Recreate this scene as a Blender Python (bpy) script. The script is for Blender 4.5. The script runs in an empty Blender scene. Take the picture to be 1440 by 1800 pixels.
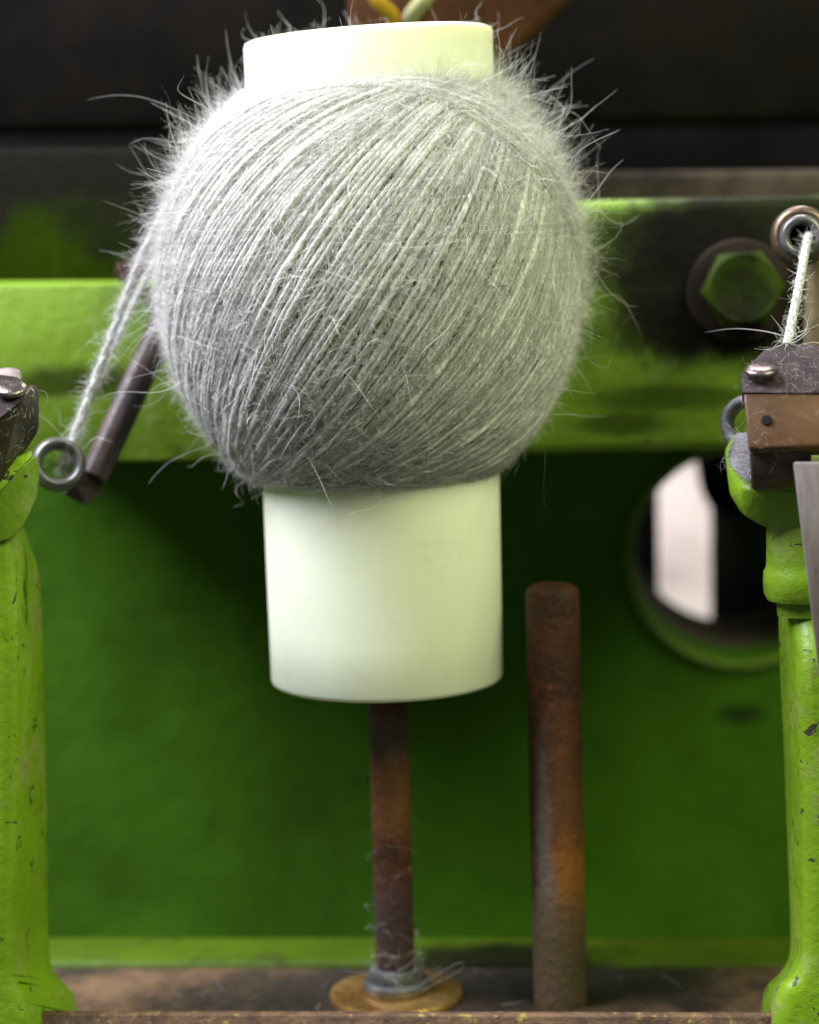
import bpy, bmesh, math, random
import numpy as np
from mathutils import Vector, Matrix

random.seed(7)
rng = np.random.default_rng(11)
R = math.radians
scene = bpy.context.scene

# ------------------------------------------------------------------ camera
F = 4000.0                                   # focal length in photo pixels (photo 1440 x 1800)
YAW, PITCH, ROLL = R(5.0), R(7.4), R(1.6)
fw = Vector((-math.sin(YAW)*math.cos(PITCH), math.cos(YAW)*math.cos(PITCH), -math.sin(PITCH)))
r0 = Vector((math.cos(YAW), math.sin(YAW), 0.0))
u0 = r0.cross(fw)
rt = r0*math.cos(ROLL) - u0*math.sin(ROLL)
up = u0*math.cos(ROLL) + r0*math.sin(ROLL)
def ray(x, y):
    return fw + rt*((x-720)/F) + up*((900-y)/F)
CAM = -ray(697, 1752)*0.61                   # spindle foot is the world origin
def P(x, y, Y):                              # point seen at photo pixel (x, y) on the plane of depth Y
    d = ray(x, y)
    return CAM + d*((Y-CAM.y)/d.y)
def PZ(x, y, Z=0.0):                         # same, on a level plane
    d = ray(x, y)
    return CAM + d*((Z-CAM.z)/d.z)
def MM(Y):                                   # metres per photo pixel at depth Y near the frame centre
    return (Y-CAM.y)/ray(720, 900).y/F

cd = bpy.data.cameras.new('camera')
cam = bpy.data.objects.new('camera', cd)
scene.collection.objects.link(cam)
m3 = Matrix((rt, up, -fw)).transposed()
cam.matrix_world = Matrix.Translation(CAM) @ m3.to_4x4()
cd.sensor_fit = 'VERTICAL'; cd.sensor_height = 36.0; cd.lens = F/1800*36.0
cd.clip_start = 0.01; cd.clip_end = 20
cd.dof.use_dof = True
cd.dof.focus_distance = (P(650, 480, -0.048)-CAM).dot(fw)
cd.dof.aperture_fstop = 7.5
scene.camera = cam

# ------------------------------------------------------------------ light
world = bpy.data.worlds.new('World'); scene.world = world; world.use_nodes = True
bg = world.node_tree.nodes['Background']
bg.inputs[0].default_value = (0.80, 0.90, 0.78, 1); bg.inputs[1].default_value = 0.15

def area(name, loc, target, sx, sy, power, col):
    ld = bpy.data.lights.new(name, 'AREA'); ld.shape = 'RECTANGLE'
    ld.size = sx; ld.size_y = sy; ld.energy = power; ld.color = col
    o = bpy.data.objects.new(name, ld); scene.collection.objects.link(o)
    o.location = loc
    o.rotation_euler = (Vector(target)-Vector(loc)).to_track_quat('-Z', 'Y').to_euler()
    return o
area('window_light', (-0.70, -0.16, 1.08), (0, 0, 0.18), 0.75, 0.75, 70.0, (0.85, 0.86, 1.0))
area('workshop_tube_light', (0.68, -0.46, 0.90), (0.02, 0, 0.13), 0.9, 0.5, 17.5, (0.94, 1.0, 0.62))
area('rear_wall_fill_light', (0.10, 0.40, 0.62), (0.16, 0.52, 0.10), 0.25, 0.08, 3.6, (1.0, 0.93, 0.92))  # added lamp brightening the pale wall, stands in for daylight behind the machine

scene.view_settings.view_transform = 'Standard'
scene.view_settings.look = 'None'
scene.view_settings.exposure = 0.0
scene.view_settings.gamma = 1.0
scene.render.engine = 'CYCLES'
scene.cycles.use_denoising = True
scene.cycles.max_bounces = 8

# ------------------------------------------------------------------ helpers
def link(o, parent=None):
    scene.collection.objects.link(o)
    if parent: o.parent = parent
    return o
def tag(o, label=None, cat=None, group=None, kind=None):
    if label: o['label'] = label
    if cat: o['category'] = cat
    if group: o['group'] = group
    if kind: o['kind'] = kind
    return o
def thing(name, label, cat, group=None, kind=None, loc=(0, 0, 0)):
    o = bpy.data.objects.new(name, None); o.empty_display_size = 0.01
    link(o)
    return tag(o, label, cat, group, kind)
def obj(name, bm, mat, parent=None, smooth=True):
    me = bpy.data.meshes.new(name)
    bmesh.ops.recalc_face_normals(bm, faces=bm.faces[:])
    bm.to_mesh(me); bm.free()
    if smooth: me.shade_smooth()
    me.materials.append(mat)
    return link(bpy.data.objects.new(name, me), parent)
def auto(o, ang=40):
    me = o.data
    me.shade_smooth()
    bm = bmesh.new(); bm.from_mesh(me)
    for e in bm.edges:
        if len(e.link_faces) == 2 and e.calc_face_angle(0) > R(ang): e.smooth = False
    bm.to_mesh(me); bm.free()
    return o
def hull(pts, bevel=0.0, seg=3):
    bm = bmesh.new()
    vs = [bm.verts.new(p) for p in pts]
    res = bmesh.ops.convex_hull(bm, input=vs)
    junk = [v for v in bm.verts if not v.link_faces]
    bmesh.ops.delete(bm, geom=junk, context='VERTS')
    bmesh.ops.dissolve_limit(bm, angle_limit=R(2), verts=bm.verts[:], edges=bm.edges[:])
    if bevel:
        bmesh.ops.bevel(bm, geom=bm.edges[:], offset=bevel, segments=seg, profile=0.5, affect='EDGES', clamp_overlap=True)
    return bm
def slab(outline, Yf, Yb):                   # traced outline at front depth, run straight back in Y
    pts = [P(x, y, Yf) for x, y in outline]
    return pts + [Vector((p.x, Yb, p.z)) for p in pts]
def prism(outline, Yf, Yb, bevel=0.0, seg=3):    # possibly concave outline
    bm = bmesh.new()
    a = [bm.verts.new(P(x, y, Yf)) for x, y in outline]
    b = [bm.verts.new((v.co.x, Yb, v.co.z)) for v in a]
    n = len(a)
    bm.faces.new(a); bm.faces.new(b[::-1])
    for i in range(n): bm.faces.new((a[i], b[i], b[(i+1) % n], a[(i+1) % n]))
    bmesh.ops.recalc_face_normals(bm, faces=bm.faces[:])
    if bevel:
        es = [e for e in bm.edges if e.calc_face_angle(0) > R(25)]
        bmesh.ops.bevel(bm, geom=es, offset=bevel, segments=seg, profile=0.5, affect='EDGES', clamp_overlap=True)
    return bm
def lathe(profile, n=64, mat=None, close=False):   # profile (r, z); mat places it
    bm = bmesh.new()
    rings = []
    for r, z in profile:
        if r < 1e-7: rings.append([bm.verts.new((0, 0, z))])
        else: rings.append([bm.verts.new((r*math.cos(2*math.pi*i/n), r*math.sin(2*math.pi*i/n), z)) for i in range(n)])
    pairs = list(zip(rings[:-1], rings[1:]))
    if close: pairs.append((rings[-1], rings[0]))
    for A, B in pairs:
        for i in range(n):
            j = (i+1) % n
            if len(A) == 1 and len(B) == 1: continue
            if len(A) == 1: bm.faces.new((A[0], B[j], B[i]))
            elif len(B) == 1: bm.faces.new((A[i], A[j], B[0]))
            else: bm.faces.new((A[i], A[j], B[j], B[i]))
    if mat is not None: bmesh.ops.transform(bm, matrix=mat, verts=bm.verts[:])
    return bm
def frame(loc, axis):                        # matrix whose Z is the axis
    return Matrix.Translation(loc) @ Vector(axis).to_track_quat('Z', 'Y').to_matrix().to_4x4()

def tubes_mesh(name, paths, rads, sides, mat, parent=None, tint=None, taper=True):
    """paths (n, m, 3) array, rads (n,) radius: every path one little round tube, in one mesh"""
    n, m, _ = paths.shape
    T = np.gradient(paths, axis=1)
    T /= np.linalg.norm(T, axis=2, keepdims=True)+1e-12
    ref = np.zeros_like(T); ref[..., 2] = 1.0
    bad = np.abs(T[..., 2]) > 0.9
    ref[bad] = (1.0, 0, 0)
    # one reference per path keeps the tube from twisting
    ref[:] = ref[:, :1, :]
    A = np.cross(T, ref); A /= np.linalg.norm(A, axis=2, keepdims=True)+1e-12
    B = np.cross(T, A)
    prof = np.ones(m)
    if taper:
        s = np.linspace(0, 1, m); prof = np.clip(1.0-0.75*s**2, 0.2, 1)
    rad = (rads if rads.ndim == 2 else rads[:, None])*prof[None, :]
    ang = np.arange(sides)*2*math.pi/sides
    V = (paths[:, :, None, :] + rad[:, :, None, None]*(np.cos(ang)[None, None, :, None]*A[:, :, None, :] + np.sin(ang)[None, None, :, None]*B[:, :, None, :]))
    V = V.reshape(-1, 3)
    base = (np.arange(n)*m*sides)[:, None, None]
    i = np.arange(m-1)[None, :, None]; j = np.arange(sides)[None, None, :]; j2 = (j+1) % sides
    q = np.stack([base+i*sides+j, base+i*sides+j2, base+(i+1)*sides+j2, base+(i+1)*sides+j], axis=-1).reshape(-1, 4)
    me = bpy.data.meshes.new(name)
    me.vertices.add(len(V)); me.vertices.foreach_set('co', V.astype(np.float32).ravel())
    me.loops.add(q.size); me.loops.foreach_set('vertex_index', q.astype(np.int32).ravel())
    me.polygons.add(len(q))
    me.polygons.foreach_set('loop_start', (np.arange(len(q))*4).astype(np.int32))
    me.update(calc_edges=True)
    me.polygons.foreach_set('use_smooth', np.ones(len(q), dtype=bool))
    at = me.attributes.new('tint', 'FLOAT', 'POINT')
    t = np.repeat(tint if tint is not None else rng.random(n), m*sides)
    at.data.foreach_set('value', t.astype(np.float32))
    # along / around coordinates for the twist of the yarn
    L = np.concatenate([np.zeros((n, 1)), np.cumsum(np.linalg.norm(np.diff(paths, axis=1), axis=2), axis=1)], axis=1)
    al = me.attributes.new('along', 'FLOAT_VECTOR', 'POINT')
    av = np.zeros((n, m, sides, 3), np.float32)
    av[..., 0] = L[:, :, None]; av[..., 1] = np.cos(ang)[None, None, :]; av[..., 2] = np.sin(ang)[None, None, :]
    al.data.foreach_set('vector', av.ravel())
    me.materials.append(mat); me.validate()
    return link(bpy.data.objects.new(name, me), parent)

def curl_paths(base, d, length, m, wig, sag=None):
    """fibres from base (n,3) along d (n,3) with random bend and wave"""
    n = len(base)
    d = d/np.linalg.norm(d, axis=1, keepdims=True)
    a = rng.normal(size=(n, 3)); a -= (a*d).sum(1, keepdims=True)*d; a /= np.linalg.norm(a, axis=1, keepdims=True)+1e-9
    b = np.cross(d, a)
    s = np.linspace(0, 1, m)[None, :]
    L = length[:, None]
    bend = rng.normal(size=(n, 1))*wig
    w1 = rng.normal(size=(n, 1))*wig*0.30; f1 = rng.uniform(3, 8, (n, 1)); p1 = rng.uniform(0, 6.3, (n, 1))
    w2 = rng.normal(size=(n, 1))*wig*0.30
    u = L*s*(1-0.25*np.minimum(1, np.abs(bend))*s)
    v = L*(bend*s*s + w1*(np.sin(f1*s+p1)-np.sin(p1)))
    w = L*(w2*(np.cos(f1*s+p1)-np.cos(p1)))
    return base[:, None, :] + u[..., None]*d[:, None, :] + v[..., None]*a[:, None, :] + w[..., None]*b[:, None, :]

# ------------------------------------------------------------------ materials
class N:
    def __init__(s, name):
        s.m = bpy.data.materials.new(name); s.m.use_nodes = True
        s.t = s.m.node_tree; s.n = s.t.nodes; s.l = s.t.links
        s.b = s.n['Principled BSDF']
    def new(s, k, **kw):
        x = s.n.new(k)
        for a, v in kw.items(): setattr(x, a, v)
        return x
    def put(s, a, b):
        if isinstance(a, bpy.types.NodeSocket): s.l.new(a, b)
        elif hasattr(b, 'default_value'):
            if isinstance(a, (tuple, list)) and len(a) == 3 and b.type == 'RGBA': a = (*a, 1)
            b.default_value = a
    def coord(s, scale=(1, 1, 1)):
        g = s.new('ShaderNodeNewGeometry'); mp = s.new('ShaderNodeMapping'); mp.inputs['Scale'].default_value = scale
        s.l.new(g.outputs['Position'], mp.inputs['Vector'])
        return mp.outputs[0]
    def noise(s, scale, detail=4, rough=0.6, vec=None, dist=0.0):
        x = s.new('ShaderNodeTexNoise'); x.inputs['Scale'].default_value = scale; x.inputs['Detail'].default_value = detail
        x.inputs['Roughness'].default_value = rough; x.inputs['Distortion'].default_value = dist
        s.l.new(vec if vec is not None else s.coord(), x.inputs['Vector'])
        return x.outputs['Fac']
    def ramp(s, f, a, b, lo=0.0, hi=1.0):
        x = s.new('ShaderNodeMapRange'); x.interpolation_type = 'SMOOTHSTEP'
        s.put(f, x.inputs[0]); x.inputs[1].default_value = a; x.inputs[2].default_value = b
        x.inputs[3].default_value = lo; x.inputs[4].default_value = hi
        return x.outputs[0]
    def math(s, op, a, b=0.0, c=0.0):
        x = s.new('ShaderNodeMath', operation=op); s.put(a, x.inputs[0]); s.put(b, x.inputs[1]); s.put(c, x.inputs[2])
        return x.outputs[0]
    def mix(s, f, a, b):
        x = s.new('ShaderNodeMix', data_type='RGBA'); s.put(f, x.inputs[0]); s.put(a, x.inputs[6]); s.put(b, x.inputs[7])
        return x.outputs[2]
    def bump(s, h, dist, strength=1.0, prev=None):
        x = s.new('ShaderNodeBump'); x.inputs['Strength'].default_value = strength; x.inputs['Distance'].default_value = dist
        s.l.new(h, x.inputs['Height'])
        if prev is not None: s.l.new(prev, x.inputs['Normal'])
        return x.outputs[0]
    def blob(s, c, r, soft=0.4, wob=0.5, ns=90):
        """patch round a spot c of radius r (metres) with a ragged outline, 1 inside"""
        g = s.new('ShaderNodeNewGeometry'); x = s.new('ShaderNodeVectorMath', operation='SUBTRACT')
        s.l.new(g.outputs['Position'], x.inputs[0]); x.inputs[1].default_value = c
        y = s.new('ShaderNodeVectorMath', operation='DIVIDE'); s.l.new(x.outputs[0], y.inputs[0])
        y.inputs[1].default_value = r if isinstance(r, tuple) else (r, r, r)
        z = s.new('ShaderNodeVectorMath', operation='LENGTH'); s.l.new(y.outputs[0], z.inputs[0])
        k = s.math('ADD', z.outputs['Value'], s.math('MULTIPLY', s.math('SUBTRACT', s.noise(ns, 6, 0.7), 0.5), wob*2))
        return s.ramp(k, 1+soft*0.5, 1-soft*0.5)

GREEN = (0.180, 0.320, 0.010)
def green_paint(name, dirt=0.5, chips=0.5, blobs=(), rough=0.42, tone=1.0, hazy=(0.30, 0.36, 0.10), haze=0.55, spec=0.35, base=GREEN):
    k = N(name)
    n1 = k.noise(22, 5, 0.6); n2 = k.noise(240, 4, 0.65); n3 = k.noise(60, 6, 0.7)
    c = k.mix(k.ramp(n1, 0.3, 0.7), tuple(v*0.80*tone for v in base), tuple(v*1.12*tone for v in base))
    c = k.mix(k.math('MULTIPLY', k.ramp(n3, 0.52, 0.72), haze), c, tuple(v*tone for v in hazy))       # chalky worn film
    d = k.math('MULTIPLY', k.ramp(k.noise(35, 7, 0.72, dist=0.6), 0.66-0.2*dirt, 0.84-0.2*dirt), min(1, dirt+0.25))
    c = k.mix(d, c, (0.010, 0.009, 0.006))
    st = k.math('MULTIPLY', k.ramp(k.noise(130, 5, 0.65, k.coord((1, 1, 0.05))), 0.56, 0.78), 0.5)
    c = k.mix(st, c, tuple(v*0.25 for v in base))
    grime = d
    for b in blobs:
        f = k.math('MULTIPLY', k.blob(*b[:-1]), b[-1])
        c = k.mix(f, c, (0.006, 0.005, 0.004)); grime = k.math('MAXIMUM', grime, f)
    k.put(k.ramp(grime, 0.0, 1.0, spec, 0.04), k.b.inputs['Specular IOR Level'])
    ch = k.math('MULTIPLY', k.ramp(k.noise(190, 4, 0.6, dist=1.2), 0.735-0.06*chips, 0.755-0.06*chips), 1.0)
    c = k.mix(ch, c, (0.035, 0.026, 0.020))
    k.put(c, k.b.inputs['Base Color'])
    k.put(k.ramp(n2, 0.2, 0.8, rough-0.08, rough+0.15), k.b.inputs['Roughness'])
    bp = k.bump(k.noise(85, 6, 0.65), 0.0018, 0.45)
    bp = k.bump(k.math('SUBTRACT', n2, k.math('MULTIPLY', ch, 0.8)), 0.0004, 0.6, bp)
    k.put(bp, k.b.inputs['Normal'])
    return k.m
def metal(name, c1, c2, rough=0.45, metallic=0.85, scale=60, spots=None, bumpd=0.0003, stretch=(1, 1, 1)):
    k = N(name)
    if metallic == 0: k.b.inputs['Specular IOR Level'].default_value = 0.05
    v = k.coord(stretch)
    n1 = k.noise(scale, 6, 0.65, v); n2 = k.noise(scale*6, 4, 0.7, v)
    c = k.mix(k.ramp(n1, 0.32, 0.68), c1, c2)
    if spots: c = k.mix(k.ramp(k.noise(scale*2.2, 6, 0.7), 0.56, 0.68), c, spots)
    k.put(c, k.b.inputs['Base Color'])
    k.b.inputs['Metallic'].default_value = metallic
    k.put(k.ramp(n2, 0.25, 0.75, rough-0.1, rough+0.18), k.b.inputs['Roughness'])
    k.put(k.bump(n2, bumpd, 0.6), k.b.inputs['Normal'])
    return k.m
def rusty(name, blobs, z_clean=None):
    k = N(name)
    n1 = k.noise(70, 7, 0.7); n2 = k.noise(420, 4, 0.7)
    c = k.mix(k.ramp(n1, 0.34, 0.66), (0.024, 0.0085, 0.0045), (0.085, 0.027, 0.010))
    c = k.mix(k.ramp(k.noise(160, 5, 0.7), 0.58, 0.72), c, (0.17, 0.050, 0.014))
    for b in blobs:
        c = k.mix(k.math('MULTIPLY', k.blob(*b[:3], 0.7, 240), b[3]), c, b[4])
    c = k.mix(k.math('MULTIPLY', k.ramp(n2, 0.5, 0.75), 0.35), c, (0.02, 0.012, 0.010))
    k.put(c, k.b.inputs['Base Color'])
    k.b.inputs['Metallic'].default_value = 0.0; k.b.inputs['Specular IOR Level'].default_value = 0.3
    k.put(k.ramp(n2, 0.2, 0.8, 0.42, 0.75), k.b.inputs['Roughness'])
    k.put(k.bump(n2, 0.0009, 0.9), k.b.inputs['Normal'])
    return k.m

# ================================================================== setting: bed
RAIL_Y = -0.045
k = N('bed_metal')
n = k.noise(30, 6, 0.7); n2 = k.noise(300, 4, 0.7)
c = k.mix(k.ramp(n, 0.35, 0.68), (0.030, 0.022, 0.017), (0.20, 0.115, 0.062))
c = k.mix(k.math('MULTIPLY', k.blob((0.0, 0.0, 0.0), (0.055, 0.03, 0.05), 0.8, 0.4), 0.85), c, (0.022, 0.019, 0.016))
c = k.mix(k.math('MULTIPLY', k.blob((0.052, 0.012, 0.0), (0.03, 0.02, 0.05), 0.8, 0.4), 0.85), c, (0.016, 0.014, 0.012))
k.put(c, k.b.inputs['Base Color']); k.b.inputs['Metallic'].default_value = 0.35
k.put(k.ramp(n2, 0.2, 0.8, 0.38, 0.62), k.b.inputs['Roughness'])
k.put(k.bump(n2, 0.0004, 0.5), k.b.inputs['Normal'])
M_bed = k.m

Y_BED = PZ(700, 1700, 0).y
bm = hull([(x, y, z) for x in (-0.30, 0.30) for y in (RAIL_Y+0.004, Y_BED) for z in (0, -0.03)], 0.0008, 2)
bed = tag(obj('machine_bed', bm, M_bed), 'worn brown steel bed plate the spindle and rod stand on', None, None, 'structure'); auto(bed)

zr = P(700, 1785, RAIL_Y).z
M_rail = metal('rail_rust', (0.06, 0.033, 0.02), (0.17, 0.095, 0.05), 0.6, 0.2, 160, (0.34, 0.24, 0.06), 0.0008)
pl = P(-40, 1788, RAIL_Y); pr = P(1480, 1784, RAIL_Y)
bm = hull([(-0.2, RAIL_Y, zr), (0.25, RAIL_Y, zr), (-0.2, RAIL_Y, -0.04), (0.25, RAIL_Y, -0.04),
           (-0.2, RAIL_Y+0.0035, zr), (0.25, RAIL_Y+0.0035, zr), (-0.2, RAIL_Y+0.0035, -0.04), (0.25, RAIL_Y+0.0035, -0.04)], 0.0007, 2)
rail = tag(obj('front_rail', bm, M_rail), 'thin rusty rail along the very front edge of the bed', 'rail'); auto(rail)

# ================================================================== machine frame (cast iron, green)
frame_t = thing('machine_frame', 'grimy green cast iron machine frame with a round opening, behind the yarn ball', 'machine')
bolt_c = P(1300, 512, 0.05)
Y_BEAM, Y_PAN = 0.050, 0.190
M_beam = green_paint('beam_paint', 0.55, 0.7, (
    (tuple(P(1330, 440, Y_BEAM)), (0.036, 0.1, 0.024), 0.7, 0.45, 0.96),
    (tuple(P(1190, 520, Y_BEAM)), (0.020, 0.1, 0.017), 0.8, 0.5, 0.9),
    (tuple(P(1200, 405, Y_BEAM)), (0.022, 0.1, 0.008), 0.8, 0.4, 0.85),
    (tuple(P(1120, 440, Y_BEAM)), (0.030, 0.1, 0.010), 0.9, 0.5, 0.72),
    (tuple(P(1270, 575, Y_BEAM)), (0.034, 0.1, 0.009), 0.8, 0.5, 0.9),
    (tuple(P(1385, 560, Y_BEAM)), (0.018, 0.1, 0.018), 0.7, 0.4, 0.9),
    (tuple(P(1180, 700, Y_BEAM)), (0.022, 0.1, 0.0035), 0.9, 0.6, 0.6),
    (tuple(P(130, 670, Y_BEAM)), (0.022, 0.1, 0.0045), 0.9, 0.7, 0.75),
    (tuple(P(1090, 745, Y_BEAM)), (0.012, 0.1, 0.003), 0.9, 0.6, 0.6)), 0.5, 0.68)
# left stretch of the beam is lower than the right one
lo, hi = 806, 800
bm = hull(slab([(-160, 502), (640, 498), (640, 804), (-160, 816)], Y_BEAM, 0.215), 0.0007, 2)
auto(obj('beam', bm, M_beam, frame_t))
bm = hull(slab([(641, 362), (1640, 338), (1640, 786), (641, 804)], Y_BEAM, 0.215), 0.0035, 4)
auto(obj('beam', bm, M_beam, frame_t))
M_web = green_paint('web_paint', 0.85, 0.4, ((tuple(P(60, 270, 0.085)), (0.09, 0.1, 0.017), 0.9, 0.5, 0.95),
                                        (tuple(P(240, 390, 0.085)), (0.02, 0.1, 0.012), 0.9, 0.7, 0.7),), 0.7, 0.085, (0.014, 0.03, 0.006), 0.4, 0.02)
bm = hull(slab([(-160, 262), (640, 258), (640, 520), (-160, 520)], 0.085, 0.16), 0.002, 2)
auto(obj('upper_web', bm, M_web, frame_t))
# rear panel with a round opening: ring of quads out to the rectangle
hc = P(1302, 978, Y_PAN); hr = 183*MM(Y_PAN)
zt, zb = P(700, 760, Y_PAN).z, -0.10
x0, x1 = -0.32, 0.36
M_shaded_pan = green_paint('shaded_panel_paint', 0.30, 0.1, ((tuple(P(1300, 1255, Y_PAN)), (0.008, 0.1, 0.003), 0.9, 0.4, 0.7),
                                       (tuple(P(215, 1560, Y_PAN)), (0.010, 0.1, 0.009), 1.4, 0.9, 0.22),
                                       (tuple(P(560, 1500, Y_PAN)), (0.03, 0.1, 0.03), 1.6, 0.5, 0.22)), 0.5, 0.34, (0.045, 0.12, 0.010), 0.3, 0.06, (0.115, 0.325, 0.016))  # paint toned down to deepen the shade under the beam
bm = bmesh.new()
angs = sorted(set([2*math.pi*i/72 for i in range(72)] + [math.atan2(z-hc.z, x-hc.x) % (2*math.pi) for x in (x0, x1) for z in (zt, zb)]))
def rect_hit(a):
    c, s = math.cos(a), math.sin(a)
    t = min([t for t in ((x1-hc.x)/c if c > 1e-9 else 9, (x0-hc.x)/c if c < -1e-9 else 9,
                         (zt-hc.z)/s if s > 1e-9 else 9, (zb-hc.z)/s if s < -1e-9 else 9)])
    return (hc.x+c*t, Y_PAN, hc.z+s*t)
rings = []
rings.append([bm.verts.new(rect_hit(a)) for a in angs])
for rr, yy in [(hr+0.0055, Y_PAN)] + [(hr+0.0055*(1-math.sin(t)), Y_PAN+0.0055*(1-math.cos(t))) for t in (0.4, 0.8, 1.2, 1.57)] + [(hr, Y_PAN+0.022)]:
    rings.append([bm.verts.new((hc.x+rr*math.cos(a), yy, hc.z+rr*math.sin(a))) for a in angs])
rings.append([bm.verts.new((v.co.x, Y_PAN+0.022, v.co.z)) for v in rings[0]])
na = len(angs)
for A, B in zip(rings[:-1], rings[1:]):
    for i in range(na): bm.faces.new((A[i], A[(i+1) % na], B[(i+1) % na], B[i]))
for i in range(na): bm.faces.new((rings[-1][i], rings[-1][(i+1) % na], rings[0][(i+1) % na], rings[0][i]))
auto(obj('rear_panel', bm, M_shaded_pan, frame_t))
M_liner = metal('dusty_liner', (0.05, 0.038, 0.028), (0.12, 0.095, 0.075), 0.8, 0.0, 60)
liner = lathe([(hr+0.0002, 0.0), (hr+0.0002, 0.055), (hr+0.006, 0.055), (hr+0.006, 0.0)], 72, frame((hc.x, Y_PAN+0.0225, hc.z), (0, 1, 0)), True)
auto(obj('opening_liner', liner, M_liner, frame_t), 40)
M_lit_rim = green_paint('lit_rim_paint', 0.50, 0.3, (), 0.5, 0.5)  # brighter green paints in the light a bevelled edge would catch
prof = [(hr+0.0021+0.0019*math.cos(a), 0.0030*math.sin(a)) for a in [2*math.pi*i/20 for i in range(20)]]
auto(obj('lit_opening_rim', lathe(prof, 72, frame((hc.x, Y_PAN+0.0005, hc.z), (0, -1, 0)), True), M_lit_rim, frame_t), 70)
# lip behind the bed
M_lip = green_paint('lip_paint', 0.55, 0.3, ((tuple(PZ(880, 1690)), (0.03, 0.012, 0.03), 0.9, 0.5, 0.9),), 0.5, 0.25, (0.08, 0.11, 0.03), 0.6, 0.12)
Y2 = PZ(700, 1652, 0.0).y
bm = hull([(x, y, z) for x in (-0.3, 0.3) for y, z in ((Y_BED+0.0006, 0.0012), (Y2, 0.0012), (Y2, -0.05), (Y_BED+0.0006, -0.05))], 0.002, 3)
auto(obj('lip', bm, M_lip, frame_t))
# hex bolt
M_grime = metal('greasy_iron', (0.009, 0.007, 0.006), (0.026, 0.018, 0.013), 0.65, 0.0, 70)
M_bolt = green_paint('bolt_paint', 0.70, 0.8, ((tuple(bolt_c+Vector((0.0, -0.0132, -0.001))), (0.0085, 0.004, 0.0085), 0.5, 0.3, 0.7),), 0.55, 0.15, (0.06, 0.08, 0.03), 0.4, 0.08)  # dark patch on the head's front: painted shade as well as grease
s = MM(Y_BEAM)
bolt = obj('bolt', lathe([(0, -0.0005), (88*s, -0.0005), (90*s, 0.001), (86*s, 0.0032), (60*s, 0.0036), (0, 0.0036)], 48, frame(bolt_c, (0, -1, 0))), M_grime, frame_t)
auto(bolt)
hx = bmesh.new()
rr = 70*s
prof = [(rr, 0.0034), (rr, 0.012), (rr*0.93, 0.0135), (0, 0.0135)]
hr_ = [rr*math.cos(R(30))/math.cos(((2*math.pi*i/72) % (math.pi/3))-math.pi/6) for i in range(72)]
rc_ = rr*0.80
rg = [[hx.verts.new((q*math.cos(2*math.pi*i/72), q*math.sin(2*math.pi*i/72), z_)) for i, (q, z_) in enumerate(zip(qs, zs))] for qs, zs in (
    (hr_, [0.0034]*72), (hr_, [0.0135-(h-rc_)*0.75 for h in hr_]), ([rc_]*72, [0.0135]*72), ([rc_*0.9]*72, [0.0132]*72))]
for A, B in zip(rg[:-1], rg[1:]):
    for i in range(72): hx.faces.new((A[i], A[(i+1) % 72], B[(i+1) % 72], B[i]))
hx.faces.new(rg[-1])
bmesh.ops.transform(hx, matrix=frame(bolt_c, (0.03, -1, 0.10)) @ Matrix.Rotation(R(4), 4, 'Z'), verts=hx.verts[:])
o = auto(obj('hex_head', hx, M_bolt, bolt), 25)
# small brown stud left of the ball
o = obj('stud', lathe([(0, 0), (0.003, 0), (0.003, 0.012), (0.0024, 0.014), (0, 0.014)], 24, frame(P(236, 478, Y_BEAM+0.004), (0, -1, 0.0))),
        rusty('stud_rust', ()), frame_t); auto(o)

# dark parts high behind
M_black = metal('black_iron', (0.004, 0.0035, 0.003), (0.009, 0.007, 0.006), 0.75, 0.0, 30)
M_dust = metal('dusty_iron', (0.014, 0.011, 0.008), (0.05, 0.038, 0.026), 0.75, 0.0, 45)
M_brn = metal('brown_iron', (0.0014, 0.0012, 0.0009), (0.005, 0.0033, 0.002), 0.7, 0.0, 25)
bm = hull(slab([(930, 302), (1640, 296), (1640, 420), (930, 420)], 0.12, 0.17), 0.003, 3)
tag(auto(obj('dusty_bar', bm, M_dust)), 'dusty brown iron bar just above the bright green beam edge at right', 'bar')
bm = hull(slab([(-220, -120), (1700, -120), (1700, 212), (-220, 238)], 0.22, 0.25), 0.004, 3)
tag(auto(obj('overhead_plate', bm, M_brn)), 'dark brown greasy iron plate across the top background', 'plate')
bm = hull(slab([(-300, -250), (1800, -250), (1800, 640), (-300, 640)], 0.30, 0.32))
tag(obj('background_wall', bm, M_black, smooth=False), kind='structure', label='black iron depths of the machine behind everything')
# things seen through the opening
k = N('far_wall'); n = k.ramp(k.noise(16, 4, 0.6), 0.35, 0.65)
k.put(k.mix(n, (0.50, 0.41, 0.38), (0.78, 0.67, 0.63)), k.b.inputs['Base Color']); k.b.inputs['Roughness'].default_value = 0.8
M_far = k.m

# lever plate, cables at top
M_lever = rusty('lever_rust', ())
bm = hull(slab([(610, -90), (1040, -40), (1010, -5), (905, 92), (860, 118), (610, 118)], 0.10, 0.112), 0.003, 3)
tag(auto(obj('lever_plate', bm, metal('lever_brown', (0.028, 0.012, 0.005), (0.06, 0.025, 0.010), 0.6, 0.0, 30))), 'rust brown slanted metal plate behind the top of the tube', 'plate')

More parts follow.
